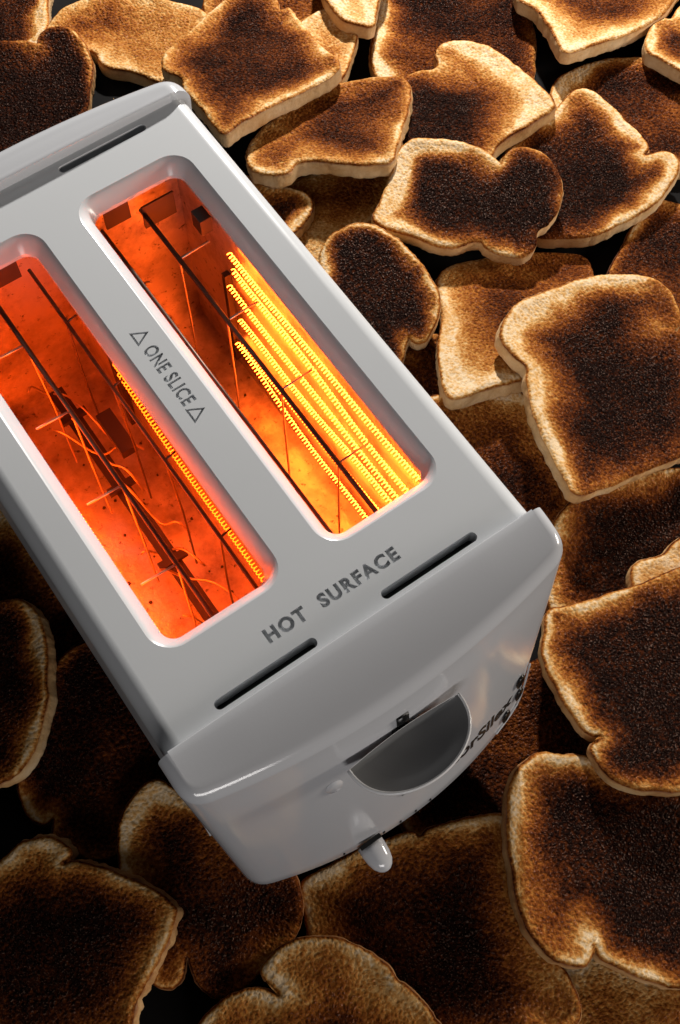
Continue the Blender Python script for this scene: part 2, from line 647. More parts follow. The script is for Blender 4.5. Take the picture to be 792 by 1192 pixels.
# ---- heating chambers
def chamber(sgn):
    x0, x1 = (0.0015, 0.0652)
    y0, y1 = 0.0300, 0.2400
    z0, z1 = -0.138, -0.0091
    c = (0.004, 0.004)
    V = [(x0, y0, z1), (x1, y0, z1), (x1, y1, z1), (x0, y1, z1), (x0, y0, z0), (x1, y0, z0), (x1, y1, z0), (x0, y1, z0)]
    F = [(0, 4, 5, 1), (1, 5, 6, 2), (2, 6, 7, 3), (3, 7, 4, 0), (4, 7, 6, 5)]
    if sgn < 0:
        V = [(-x, y, z) for x, y, z in V]
    me = mesh_from('heating_chamber', V, F, M_CHAMBER, False)
    ch = link('heating_chamber', me, toaster)
    ch.modifiers.new('thick', 'SOLIDIFY').thickness = 0.0006
    ch.modifiers['thick'].offset = 0
    rnd = random.Random(11 + sgn)
    # coils: rows along the outer and the inner long wall
    ya, yb = 0.036, 0.192
    rows = (-0.020, -0.037, -0.055, -0.074, -0.095, -0.116)
    for wall in (x1 - 0.0036, x0 + 0.0036):
        for r_i, z in enumerate(rows if wall > 0.03 else rows[:4]):
            path = []
            turns = 80
            ph = rnd.random() * 6
            rnd_sag = rnd.uniform(0.0, 0.005)
            y_end = yb - rnd.random() * 0.009 + 0.003
            tilt, w1 = rnd.uniform(-0.013, 0.013), rnd.uniform(0.0008, 0.0026)
            for q in range(turns * 8 + 1):
                t = q / (turns * 8)
                a = t * turns * 2 * math.pi + ph
                yy = ya + (y_end - ya) * t
                sag = -rnd_sag * math.sin(t * math.pi) + w1 * math.sin(9 * t + ph) + tilt * (t - 0.5)
                path.append((sgn * (wall + 0.00115 * math.cos(a)), yy, z + sag + 0.00115 * math.sin(a)))
            v, f = tube([path], 0.00026, 4)
            link('heating_coil', mesh_from('heating_coil', v, f, (M_COIL if sgn > 0 else M_COIL_LEFT) if wall > 0.03 else M_COIL_DIM), ch)
    # ceramic holders where the coils end
    for wall in (x1 - 0.0022, x0 + 0.0022):
        v, f = boxes([(sgn * wall - 0.0017, sgn * wall + 0.0017, 0.1945, 0.1985, -0.128, -0.012)])
        if wall > 0.03:
            v, f = boxes([(sgn * wall - 0.0017, sgn * wall + 0.0017, 0.1965, 0.1995, -0.128, -0.052)])
        link('coil_holder', mesh_from('coil_holder', v, f, M_LIFT, False), ch)
    # guide cages
    for gx, wx in ((0.0398, 0.0562), (0.0190, 0.0135)):
        zt = -0.020
        ys_ = (0.0700, 0.1130, 0.1560, 0.1960)
        v, f = tube([[(sgn * gx, 0.0310, zt), (sgn * gx, 0.2300, zt)]], 0.00115 if gx > 0.03 else 0.0009, 8)
        link('guide_bar', mesh_from('guide_bar', v, f, M_WIRE), ch)
        for y in ys_:
            lean = rnd.uniform(-0.003, 0.003)
            v, f = tube([[(sgn * wx, y + 0.0005, zt + 0.0004), (sgn * (gx + (0.0015 if wx > gx else -0.0015)), y, zt + 0.0004),
                          (sgn * gx, y, zt - 0.0015), (sgn * (gx + lean * 0.3), y + lean, -0.070), (sgn * gx, y + lean * 1.6, -0.128)]], 0.00052, 6)
            link('guide_wire', mesh_from('guide_wire', v, f, M_STEEL if wx > gx else M_WIRE), ch)
    # loose curling wires lower down
    for q in range(7):
        y_ = 0.045 + 0.024 * q + rnd.uniform(-0.006, 0.006)
        xa_, xb_ = rnd.uniform(0.010, 0.030), rnd.uniform(0.030, 0.058)
        za_, zb_ = rnd.uniform(-0.120, -0.085), rnd.uniform(-0.130, -0.060)
        bend = rnd.uniform(-0.022, 0.022)
        pth = []
        for j in range(15):
            t = j / 14
            pth.append((sgn * (xa_ + (xb_ - xa_) * t), y_ + bend * math.sin(math.pi * t) + 0.030 * t, za_ + (zb_ - za_) * t + 0.008 * math.sin(2.6 * math.pi * t)))
        v, f = tube([pth], 0.0006, 6)
        link('loose_wire', mesh_from('loose_wire', v, f, M_STEEL), ch)
    # bread lifter with its cross tabs, and the end bracket
    items = [(sgn * 0.0300 - 0.004, sgn * 0.0300 + 0.004, 0.040, 0.226, -0.1125, -0.1115)]
    for y in (0.062, 0.110, 0.158, 0.206):
        items.append((sgn * 0.0300 - 0.0075, sgn * 0.0300 + 0.0075, y - 0.0020, y + 0.0020, -0.1113, -0.1085))
    v, f = boxes(items)
    link('bread_lifter', mesh_from('bread_lifter', v, f, M_LIFT, False), ch)
    for bx in ((0.0475, 0.0085, 0.2265, 0.2275, -0.0300, -0.0150), (0.0290, 0.0065, 0.2325, 0.2335, -0.0250, -0.0110),
               (0.0600, 0.0030, 0.2050, 0.2130, -0.0260, -0.0160), (0.0200, 0.0040, 0.1600, 0.1850, -0.0900, -0.0840)):
        v, f = boxes([(sgn * bx[0] - bx[1], sgn * bx[0] + bx[1]) + bx[2:]])
        link('bracket', mesh_from('bracket', v, f, M_LIFT, False), ch)
    # crumb debris on the chamber floor
    V, F = [], []
    for q in range(36):
        px, py = rnd.uniform(x0 + 0.004, x1 - 0.004), rnd.uniform(y0 + 0.004, y1 - 0.02)
        rr = rnd.uniform(0.0004, 0.0013)
        b = len(V)
        for dz in (0, 1):
            for a_ in range(5):
                an = a_ * 1.2566 + rnd.random()
                V.append((sgn * px + rr * math.cos(an) * (1 - 0.4 * dz), py + rr * math.sin(an) * (1 - 0.4 * dz), z0 + 0.0006 + dz * rr * 0.8))
        F += [(b + i, b + (i + 1) % 5, b + 5 + (i + 1) % 5, b + 5 + i) for i in range(5)] + [tuple(b + 5 + i for i in range(5))]
    cr = link('crumbs', mesh_from('crumbs', V, F, M_LIFT, False), ch)
    cr['kind'] = 'stuff'
    return ch


ch_r = chamber(1)
ch_r['label'] = 'right slot chamber with bright orange coils'
ch_l = chamber(-1)
ch_l['label'] = 'left slot chamber glowing dark orange'


# ---- carriage lever: a half-round shelf with a pale rim, on a black stem
def knob_mesh():
    n = 40
    V, F = [], []
    z0 = -0.0300

    def edge(a, s):         # a from 0..pi ; s = scale from the rear chord
        x = -0.0030 - 0.0272 * math.cos(a)
        y = -0.0362 - 0.0222 * math.sin(a) ** 0.85
        xc, yc = -0.0030, -0.0366
        return xc + (x - xc) * s, yc + (y - yc) * s
    rings = []
    for s, z in ((0.0, -0.0032), (0.35, -0.0029), (0.7, -0.0018), (0.9, -0.0006), (0.95, 0.0)):
        rings.append((s, z))
    def loop(s, z):
        out = [edge(math.pi * i / n, s) + (z0 + z,) for i in range(n + 1)]
        # rear chord, slightly bowed
        a, b = out[-1], out[0]
        for i in range(1, 16):
            t = i / 16
            out.append((a[0] + (b[0] - a[0]) * t, a[1] + 0.0016 * s * math.sin(math.pi * t) * 1.0, z0 + z))
        return out
    L = [loop(s, z) for s, z in rings[1:]]
    m = len(L[0])
    V.append((-0.003, -0.0366, z0 - 0.0032))
    for lp in L:
        V.extend(lp)
    for i in range(m):
        F.append((0, 1 + i, 1 + (i + 1) % m))
    for k in range(len(L) - 1):
        for i in range(m):
            j = (i + 1) % m
            F.append((1 + k * m + i, 1 + (k + 1) * m + i, 1 + (k + 1) * m + j, 1 + k * m + j))
    me = mesh_from('lever_knob', V, F, M_KNOB)
    fix_normals(me)
    V2, F2 = [], []
    ls = [loop(0.95, 0.0), loop(0.975, 0.0006), loop(1.0, -0.0002), loop(1.005, -0.0012), loop(0.97, -0.0060), loop(0.7, -0.0090), loop(0.2, -0.0100)]
    for lp in ls:
        V2.extend(lp)
    for k in range(len(ls) - 1):
        for i in range(m):
            j = (i + 1) % m
            F2.append((k * m + i, (k + 1) * m + i, (k + 1) * m + j, k * m + j))
    F2.append(tuple((len(ls) - 1) * m + i for i in range(m)))
    me2 = mesh_from('knob_rim', V2, F2, M_RIM)
    fix_normals(me2)
    return me, me2


k1, k2 = knob_mesh()
knob = link('lever_knob', k1, toaster)
knob['label'] = 'dark grey half-round lever shelf'
link('knob_rim', k2, knob)
v, f = boxes([(-0.0066, -0.0034, -0.0346, -0.0240, -0.0345, -0.0306), (-0.0020, 0.0006, -0.0346, -0.0240, -0.0345, -0.0316)])
link('lever_stem', mesh_from('lever_stem', v, f, M_BLACK, False), knob)
# the lever's tall slot in the cap: a thin dark inlay
v = []
for z in np.linspace(-0.022, -0.120, 14):
    for x in (-0.0045, 0.0012):
        v.append((x, face_y(x, z) - 0.0003, z))
f = [(2 * i, 2 * i + 1, 2 * i + 3, 2 * i + 2) for i in range(13)]
slot = mesh_from('lever_slot', v, f, M_BLACK)
so = link('lever_slot', slot, front)
so.modifiers.new('t', 'SOLIDIFY').thickness = 0.0003

# ---- browning control nub under the front edge
def nub_mesh():
    V, F = [], []
    n = 20
    x0, z0 = -0.0242, -0.160
    prof = [(0.0, 1.0), (0.004, 1.0), (0.008, 0.95), (0.0115, 0.80), (0.0138, 0.55), (0.0150, 0.28), (0.0153, 0.0)]
    for d, s in prof:
        for i in range(n):
            a = 2 * math.pi * i / n
            V.append((x0 + 0.0066 * s * math.cos(a), -0.0475 - d, z0 + 0.0058 * s * math.sin(a) - d * 0.12))
    for k in range(len(prof) - 1):
        for i in range(n):
            j = (i + 1) % n
            F.append((k * n + i, k * n + j, (k + 1) * n + j, (k + 1) * n + i))
    F.append(tuple(range(n)))
    me = mesh_from('browning_lever', V, F, M_CAP)
    fix_normals(me)
    return me


nub = link('browning_lever', nub_mesh(), toaster)
v, f = boxes([(-0.0300, -0.0184, -0.0492, -0.0470, -0.1545, -0.1530)])
link('lever_gap', mesh_from('lever_gap', v, f, M_BLACK, False), nub)
# browning scale ticks
for x in (-0.0370, -0.0155, -0.0060, 0.0030, 0.0120):
    z = -0.1600
    y = face_y(x, z)
    v, f = boxes([(x - 0.0005, x + 0.0005, y - 0.0004, y + 0.001, z - 0.0014, z + 0.0014)])
    link('scale_mark', mesh_from('scale_mark', v, f, M_INK, False), front)

# ---- maker's lettering on the face
tm = text_mesh('torSilex', 0.0200, 0.00015, 0.0, 1.0, 1.0, 0.00045)
w = [v.co.x for v in tm.vertices]
tm.transform(Matrix.Translation((-(min(w) + max(w)) / 2, 0, 0)))
tm.transform(Matrix.Diagonal((0.0425 / (max(w) - min(w)), 1, 1, 1)))
for v in tm.vertices:
    x, z = v.co.x + 0.0465, -0.1360 + v.co.y
    v.co = (x, face_y(x, z) - 0.0001 - v.co.z * 1.0, z)
tm.materials.clear()
tm.materials.append(M_INK)
fix_normals(tm)
link('lettering', tm, front)


# ---- three push buttons in a rimmed corner
def button(x, z, rx, rz, name):
    V, F = [], []
    n = 22
    for s, d in ((1.12, 0.0002), (1.1, -0.0006), (0.98, -0.0006), (0.90, 0.0002), (0.5, 0.0004), (0.0, 0.0005)):
        for i in range(n):
            a = 2 * math.pi * i / n
            px, pz = x + rx * s * math.cos(a), z + rz * s * math.sin(a)
            V.append((px, face_y(px, pz) + d - 0.0008, pz))
    for k in range(5):
        for i in range(n):
            j = (i + 1) % n
            F.append((k * n + i, k * n + j, (k + 1) * n + j, (k + 1) * n + i))
    me = mesh_from(name, V, F, M_BLACK)
    fix_normals(me)
    return me


for x, z in ((0.0715, -0.1150), (0.0735, -0.1370), (0.0645, -0.1480)):
    link('button', button(x, z, 0.0026, 0.0055, 'button'), front)
path = [(0.0783, -0.108), (0.0786, -0.130), (0.0778, -0.150), (0.0755, -0.158), (0.0700, -0.1605), (0.0560, -0.1610)]
pp = []
for i in range(len(path) - 1):
    for t in range(6):
        a, b = path[i], path[i + 1]
        x, z = a[0] + (b[0] - a[0]) * t / 6, a[1] + (b[1] - a[1]) * t / 6
        pp.append((x, face_y(x, z) - 0.0003, z))
v, f = tube([pp], 0.0005, 6)
link('panel_rim', mesh_from('panel_rim', v, f, M_CAP), front)
# small round bump left of the lever
V, F = [], []
for k, (s, d) in enumerate(((1, 0), (0.85, 0.0006), (0.5, 0.0010), (0.0, 0.0011))):
    for i in range(18):
        a = 2 * math.pi * i / 18
        px, pz = -0.0348 + 0.0040 * s * math.cos(a), -0.0545 + 0.0065 * s * math.sin(a)
        V.append((px, face_y(px, pz) - d - 0.0001, pz))
for k in range(3):
    for i in range(18):
        j = (i + 1) % 18
        F.append((k * 18 + i, k * 18 + j, (k + 1) * 18 + j, (k + 1) * 18 + i))
me = mesh_from('indicator_stud', V, F, M_CAP)
fix_normals(me)
link('indicator_stud', me, front)

# ---------------------------------------------------------------- toast: (centre, slope x, slope y, outline in mm)
SLICES = {
 34: ((0.1857, 0.2906, 0.0105), 0.000, 0.000, [(0.4, 36.9), (31.5, 28.0), (54.6, 7.6), (36.4, -17.6), (15.7, -21.1), (-5.6, -24.9), (-30.9, -35.0), (-45.7, -16.8), (-40.0, 11.2), (-16.4, 31.8)]),
 33: ((0.1570, 0.3087, 0.0210), 0.000, 0.000, [(-12.7, 37.4), (-0.3, 30.4), (5.0, 16.7), (16.8, 6.8), (21.7, -2.4), (20.8, -13.2), (13.0, -19.9), (0.8, -23.5), (-12.3, -23.9), (-25.0, -19.0), (-27.8, 10.9)]),
 35: ((0.1731, 0.1449, 0.0105), 0.000, 0.000, [(-8.4, 35.6), (13.4, 38.9), (33.5, 13.7), (39.3, -12.4), (20.6, -27.9), (-2.5, -32.9), (-25.7, -30.4), (-35.4, -9.9), (-35.1, 25.1)]),
 32: ((-0.1019, 0.1761, 0.0105), 0.000, 0.000, [(-12.5, 67.7), (9.8, 68.5), (18.5, 53.9), (26.9, 24.1), (27.4, -23.2), (24.7, -60.2), (5.1, -75.5), (-19.9, -55.2), (-39.4, -24.3), (-40.2, 24.1)]),
 31: ((-0.1153, 0.0675, 0.0160), 0.045, 0.115, [(15.8, 59.5), (36.6, 59.1), (50.4, 46.8), (61.0, 8.8), (53.1, -23.7), (29.9, -39.3), (7.0, -38.9), (-13.9, -43.7), (-25.3, -37.8), (-31.2, -25.1), (-35.4, -17.0), (-29.9, -9.6), (-36.8, -9.4), (-40.2, 4.3), (-31.0, 24.1), (-10.3, 41.8)]),
 37: ((0.0686, -0.0550, 0.0105), 0.000, 0.000, [(-69.8, 12.2), (-43.9, 28.9), (-3.4, 34.0), (33.2, 40.0), (55.2, 30.6), (64.5, 9.4), (50.2, -14.7), (19.7, -37.1), (-11.5, -44.2), (-35.9, -40.0), (-58.1, -19.4)]),
 27: ((0.0311, -0.1843, 0.0105), 0.000, 0.000, [(-12.4, 44.6), (10.7, 33.3), (34.7, -2.5), (38.7, -28.7), (16.9, -40.6), (-23.2, -25.9), (-35.9, -3.7), (-29.4, 23.5)]),
 1: ((0.1002, 0.5707, 0.0105), 0.000, 0.000, [(-21.8, 59.8), (10.2, 68.5), (46.5, 32.8), (44.1, 3.7), (28.0, -20.0), (18.1, -37.5), (2.7, -50.7), (-25.9, -49.6), (-52.8, -26.1), (-49.2, 19.1)]),
 5: ((0.2640, 0.4564, 0.0105), 0.000, 0.000, [(-42.1, 38.8), (-11.1, 62.7), (33.5, 52.3), (61.6, 17.1), (47.1, -18.4), (26.6, -43.3), (5.0, -61.7), (-22.3, -52.0), (-45.3, -12.4), (-53.1, 17.0)]),
 7: ((0.2622, 0.3970, 0.0210), 0.000, 0.000, [(-15.8, 24.2), (12.8, 32.9), (24.1, 15.4), (22.7, 2.1), (9.7, -12.3), (-5.4, -24.8), (-15.8, -26.6), (-32.4, -10.5)]),
 6: ((0.2999, 0.4238, 0.0303), -0.065, -0.025, [(3.9, 44.4), (36.9, 34.2), (34.1, 4.7), (9.9, -15.5), (-7.7, -33.8), (-16.4, -30.2), (-22.8, -19.4), (-23.0, -4.5), (-15.0, 20.3)]),
 3: ((0.1521, 0.4967, 0.0105), 0.000, 0.000, [(-41.3, 30.2), (-32.2, 39.2), (-18.1, 45.0), (0.5, 43.8), (22.8, 34.3), (47.3, 11.2), (62.6, -15.2), (53.1, -43.3), (28.5, -63.6), (7.8, -58.4), (-9.6, -31.5), (-21.6, -17.6), (-21.1, -2.9), (-36.2, 9.5), (-42.5, 18.6)]),
 8: ((0.3517, 0.3758, 0.0105), 0.000, 0.000, [(-10.3, 71.3), (-32.5, 46.6), (-51.8, 25.9), (-72.1, -2.5), (-70.5, -35.8), (-32.6, -71.2), (-2.2, -78.9), (14.3, -70.2), (38.1, -41.5), (58.2, -6.7), (74.6, 27.6), (64.9, 55.1), (21.8, 80.0)]),
 13: ((0.4038, 0.2498, 0.0105), 0.000, 0.000, [(-35.4, 41.3), (-18.2, 47.7), (6.4, 43.7), (32.9, 29.9), (56.7, 8.5), (66.7, -23.5), (41.4, -55.5), (5.9, -65.5), (-23.9, -49.0), (-42.3, -19.0), (-47.0, 10.7), (-43.4, 30.5)]),
 19: ((0.3400, 0.1397, 0.0105), 0.000, 0.000, [(22.1, 44.0), (38.4, 26.0), (58.9, -8.0), (28.5, -40.9), (-18.4, -61.4), (-39.9, -38.9), (-43.3, 1.4), (-36.4, 15.3), (-15.9, 25.5), (6.0, 37.0)]),
 12: ((0.3443, 0.2186, 0.0204), 0.050, 0.000, [(-68.3, 31.2), (-32.9, 44.6), (-8.0, 45.8), (14.2, 51.1), (27.7, 54.4), (36.2, 48.8), (39.6, 32.0), (39.4, 11.0), (37.9, -6.0), (34.4, -11.8), (29.1, -13.0), (40.5, -16.4), (46.1, -23.2), (42.5, -32.3), (30.3, -39.9), (8.7, -45.2), (-12.1, -45.1), (-34.1, -42.4), (-51.0, -33.8), (-64.3, -20.7), (-75.4, -4.5), (-80.4, 15.5)]),
 9: ((0.3059, 0.3111, 0.0249), 0.020, -0.095, [(-35.8, 29.0), (-24.4, 36.9), (-8.1, 37.0), (-0.1, 32.5), (5.9, 33.9), (9.8, 42.1), (21.1, 45.6), (33.8, 38.4), (43.6, 22.0), (45.8, -0.8), (44.9, -23.4), (42.2, -45.1), (34.3, -48.5), (14.4, -49.0), (-5.8, -49.8), (-26.8, -55.6), (-45.8, -44.9), (-56.2, -22.6), (-50.0, 2.9), (-42.7, 19.6)]),
 10: ((0.2097, 0.3285, 0.0354), -0.025, -0.190, [(-49.6, 16.5), (-40.9, 26.2), (-23.4, 33.1), (-3.5, 38.3), (19.1, 41.6), (38.1, 34.4), (57.7, 23.0), (69.0, 11.9), (68.1, 1.1), (54.4, -15.5), (35.9, -32.4), (18.6, -48.1), (8.5, -45.7), (-7.8, -31.9), (-20.8, -17.6), (-30.8, -13.2), (-38.4, -16.1), (-47.1, -11.7), (-53.3, -1.4), (-53.9, 7.5)]),
 4: ((0.2003, 0.4133, 0.0340), -0.040, -0.195, [(-44.5, 26.7), (-35.3, 38.1), (-17.7, 45.2), (6.9, 54.5), (28.9, 58.8), (46.6, 51.1), (53.2, 37.3), (49.9, 26.9), (55.9, 24.2), (53.6, 8.1), (49.5, -18.6), (46.0, -49.4), (25.8, -55.5), (-5.6, -57.0), (-30.2, -59.2), (-49.7, -62.1), (-50.5, -50.8), (-47.9, -30.8), (-47.0, -8.9), (-42.3, 5.7), (-45.6, 15.7)]),
 2: ((0.0850, 0.4945, 0.0190), 0.030, 0.085, [(-35.2, 35.9), (-13.9, 38.7), (1.4, 31.0), (11.3, 25.3), (16.5, 18.3), (19.6, 17.9), (20.7, 23.2), (27.1, 25.0), (38.8, 19.7), (43.6, 5.4), (39.1, -14.5), (28.1, -31.4), (5.4, -57.1), (-24.9, -64.8), (-53.5, -53.4), (-67.6, -28.1), (-56.6, 8.9)]),
 14: ((0.4347, 0.3347, 0.0207), -0.090, -0.050, [(-45.1, 21.4), (-43.8, 6.2), (-48.2, -13.6), (-55.4, -32.9), (-52.8, -40.4), (-26.3, -43.2), (7.0, -45.0), (40.3, -40.0), (80.5, -13.7), (97.6, 31.9), (66.3, 62.5), (9.7, 63.0), (-29.9, 43.6)]),
 15: ((0.4691, 0.2676, 0.0202), -0.045, -0.035, [(-30.5, 11.8), (-16.6, 22.2), (-4.1, 23.9), (0.8, 20.6), (9.6, 24.9), (36.4, 30.6), (55.9, 12.4), (47.0, -22.3), (16.3, -45.8), (-13.8, -44.6), (-29.1, -27.7), (-34.8, -8.6), (-37.1, 2.6)]),
 20: ((0.1605, 0.0796, 0.0165), 0.000, 0.130, [(-25.3, 62.2), (3.6, 59.5), (39.4, 39.7), (39.9, 7.2), (29.8, -33.4), (21.0, -43.0), (7.6, -46.4), (-8.8, -47.6), (-29.1, -34.2), (-38.4, 2.2), (-39.7, 33.8)]),
 21: ((0.1841, 0.0075, 0.0178), -0.025, 0.120, [(-32.7, 19.9), (-16.2, 33.1), (4.2, 35.2), (26.4, 31.4), (64.6, 14.9), (62.8, -17.9), (31.3, -39.4), (-5.8, -38.6), (-34.3, -28.5), (-51.2, -11.6), (-49.3, 1.6)]),
 17: ((0.2283, 0.1621, 0.0222), -0.125, -0.185, [(-20.0, 44.3), (-5.2, 52.8), (15.0, 48.0), (39.8, 40.0), (62.8, 25.5), (74.0, 16.4), (72.1, 3.9), (57.8, -11.6), (19.4, -38.5), (-12.3, -51.6), (-28.4, -46.8), (-48.7, -41.2), (-68.0, -35.5), (-69.0, -25.7), (-55.7, -1.9), (-33.7, 21.9)]),
 11: ((0.2618, 0.2319, 0.0355), 0.055, 0.120, [(-54.6, 33.3), (-36.9, 46.0), (-22.4, 56.9), (-8.3, 56.3), (6.3, 44.2), (18.3, 27.9), (21.7, 13.7), (22.0, 10.5), (30.3, 15.2), (40.5, 12.7), (48.6, 2.8), (48.2, -11.7), (42.3, -25.3), (31.5, -34.6), (20.5, -38.6), (13.0, -38.7), (5.6, -45.6), (-5.6, -46.5), (-15.2, -39.3), (-20.6, -29.9), (-21.2, -23.7), (-40.2, -15.9), (-57.0, 5.6), (-66.8, 24.3)]),
 16: ((0.1646, 0.2053, 0.0341), 0.115, 0.150, [(-13.3, 44.1), (-7.0, 49.3), (4.3, 52.8), (21.7, 48.7), (32.2, 30.7), (35.0, 7.5), (32.3, -14.3), (22.9, -27.7), (8.8, -34.9), (1.1, -33.4), (0.8, -27.8), (-2.3, -29.6), (-9.6, -36.2), (-20.8, -38.7), (-28.8, -28.3), (-29.6, -8.0), (-26.9, 13.3), (-20.8, 32.5)]),
 18: ((0.2409, 0.0972, 0.0382), -0.135, 0.075, [(-37.5, 46.2), (-28.5, 52.6), (-15.2, 56.2), (7.5, 54.8), (31.5, 50.8), (52.7, 42.1), (68.7, 27.8), (70.2, 10.9), (64.8, -1.5), (60.1, -4.4), (49.3, 0.9), (58.5, -10.2), (50.2, -32.7), (31.3, -61.2), (13.8, -71.5), (-19.7, -67.0), (-48.2, -63.1), (-64.8, -58.8), (-64.7, -45.0), (-59.6, -21.0), (-53.2, -2.1), (-44.2, 13.3), (-40.0, 19.3), (-41.8, 26.8), (-41.4, 37.0)]),
 22: ((0.2007, -0.0233, 0.0250), -0.030, 0.060, [(-23.0, 13.4), (-16.4, 16.8), (-6.2, 14.2), (-0.9, 12.5), (8.2, 14.3), (20.2, 13.6), (36.0, -1.0), (28.8, -23.3), (4.4, -36.4), (-20.7, -22.5), (-30.3, -1.6)]),
 29: ((-0.1086, -0.0213, 0.0159), 0.040, 0.130, [(-16.0, 48.4), (-7.6, 57.7), (4.9, 64.8), (15.1, 64.9), (21.7, 56.7), (32.5, 26.2), (47.4, -9.3), (44.1, -26.9), (32.6, -38.5), (14.0, -39.9), (1.7, -43.2), (-13.6, -40.9), (-18.0, -32.6), (-18.5, -24.2), (-16.2, -16.2), (-22.5, -22.8), (-30.2, -24.0), (-37.7, -13.0), (-33.7, 12.9)]),
 25: ((-0.0118, -0.0912, 0.0195), 0.080, -0.005, [(-49.2, 50.6), (-35.5, 50.9), (-16.3, 48.5), (-1.5, 44.1), (10.8, 39.9), (13.2, 35.1), (18.2, 36.2), (28.3, 32.6), (53.3, 20.9), (54.1, 7.5), (34.9, -23.8), (32.8, -46.3), (32.0, -62.1), (25.2, -75.4), (6.3, -76.2), (-24.4, -63.7), (-55.1, -37.8), (-67.0, -9.0), (-59.8, 28.5)]),
 24: ((0.0601, -0.1253, 0.0282), -0.110, 0.095, [(-16.0, 57.8), (-3.7, 66.5), (8.2, 68.1), (17.2, 64.4), (30.9, 52.9), (57.2, 28.1), (86.1, -0.9), (77.7, -33.7), (47.9, -62.6), (21.2, -72.6), (0.1, -59.2), (-10.1, -47.7), (-20.3, -33.0), (-24.1, -26.2), (-22.3, -19.5), (-25.9, -23.2), (-32.7, -24.9), (-41.8, -16.1), (-45.3, -4.5), (-43.9, 10.8), (-35.6, 29.1), (-24.9, 46.3)]),
 23: ((0.1340, -0.0544, 0.0376), -0.015, -0.015, [(-9.6, 52.0), (-0.6, 48.7), (10.5, 44.5), (24.1, 40.9), (43.3, 34.7), (62.8, 30.8), (95.0, 20.0), (92.9, -8.7), (60.0, -43.4), (18.0, -62.9), (-14.6, -61.1), (-29.0, -52.0), (-39.5, -41.6), (-43.1, -30.9), (-41.7, -21.3), (-39.1, -16.8), (-32.9, -16.8), (-37.1, -11.8), (-36.8, -0.7), (-34.0, 19.3), (-28.7, 34.1), (-20.3, 43.7)]),
 28: ((-0.1612, 0.0092, 0.0236), 0.185, -0.005, [(-56.4, 34.6), (-33.6, 48.0), (-15.3, 44.0), (-1.4, 45.6), (10.6, 38.9), (16.6, 30.0), (16.5, 24.6), (10.6, 23.3), (17.6, 19.8), (29.3, 6.4), (39.7, -10.4), (44.6, -24.1), (44.4, -28.3), (35.8, -35.4), (23.1, -42.9), (8.0, -50.9), (-8.7, -61.9), (-41.0, -50.8), (-68.7, -22.7), (-71.7, 11.7)]),
 26: ((-0.0884, -0.0906, 0.0239), 0.080, -0.005, [(-51.0, 23.4), (-36.5, 27.0), (-21.6, 25.2), (-12.5, 18.9), (-9.2, 12.8), (-10.3, 19.2), (-11.5, 24.7), (-8.5, 28.6), (1.9, 30.8), (13.8, 28.5), (27.1, 18.7), (36.7, 5.3), (40.5, -6.3), (40.8, -13.5), (42.7, -18.5), (45.7, -36.0), (44.0, -60.7), (16.3, -71.6), (-28.1, -53.6), (-59.1, -15.2), (-61.2, 12.5)]),
 30: ((-0.1333, 0.1316, 0.0273), 0.260, -0.090, [(-14.8, 43.9), (7.8, 42.7), (22.7, 38.5), (31.6, 33.7), (35.4, 24.1), (33.3, 8.4), (25.4, -11.4), (14.6, -28.4), (1.4, -41.8), (-11.3, -47.9), (-24.2, -46.7), (-39.2, -33.9), (-46.8, -6.3), (-36.1, 25.1)]),
}
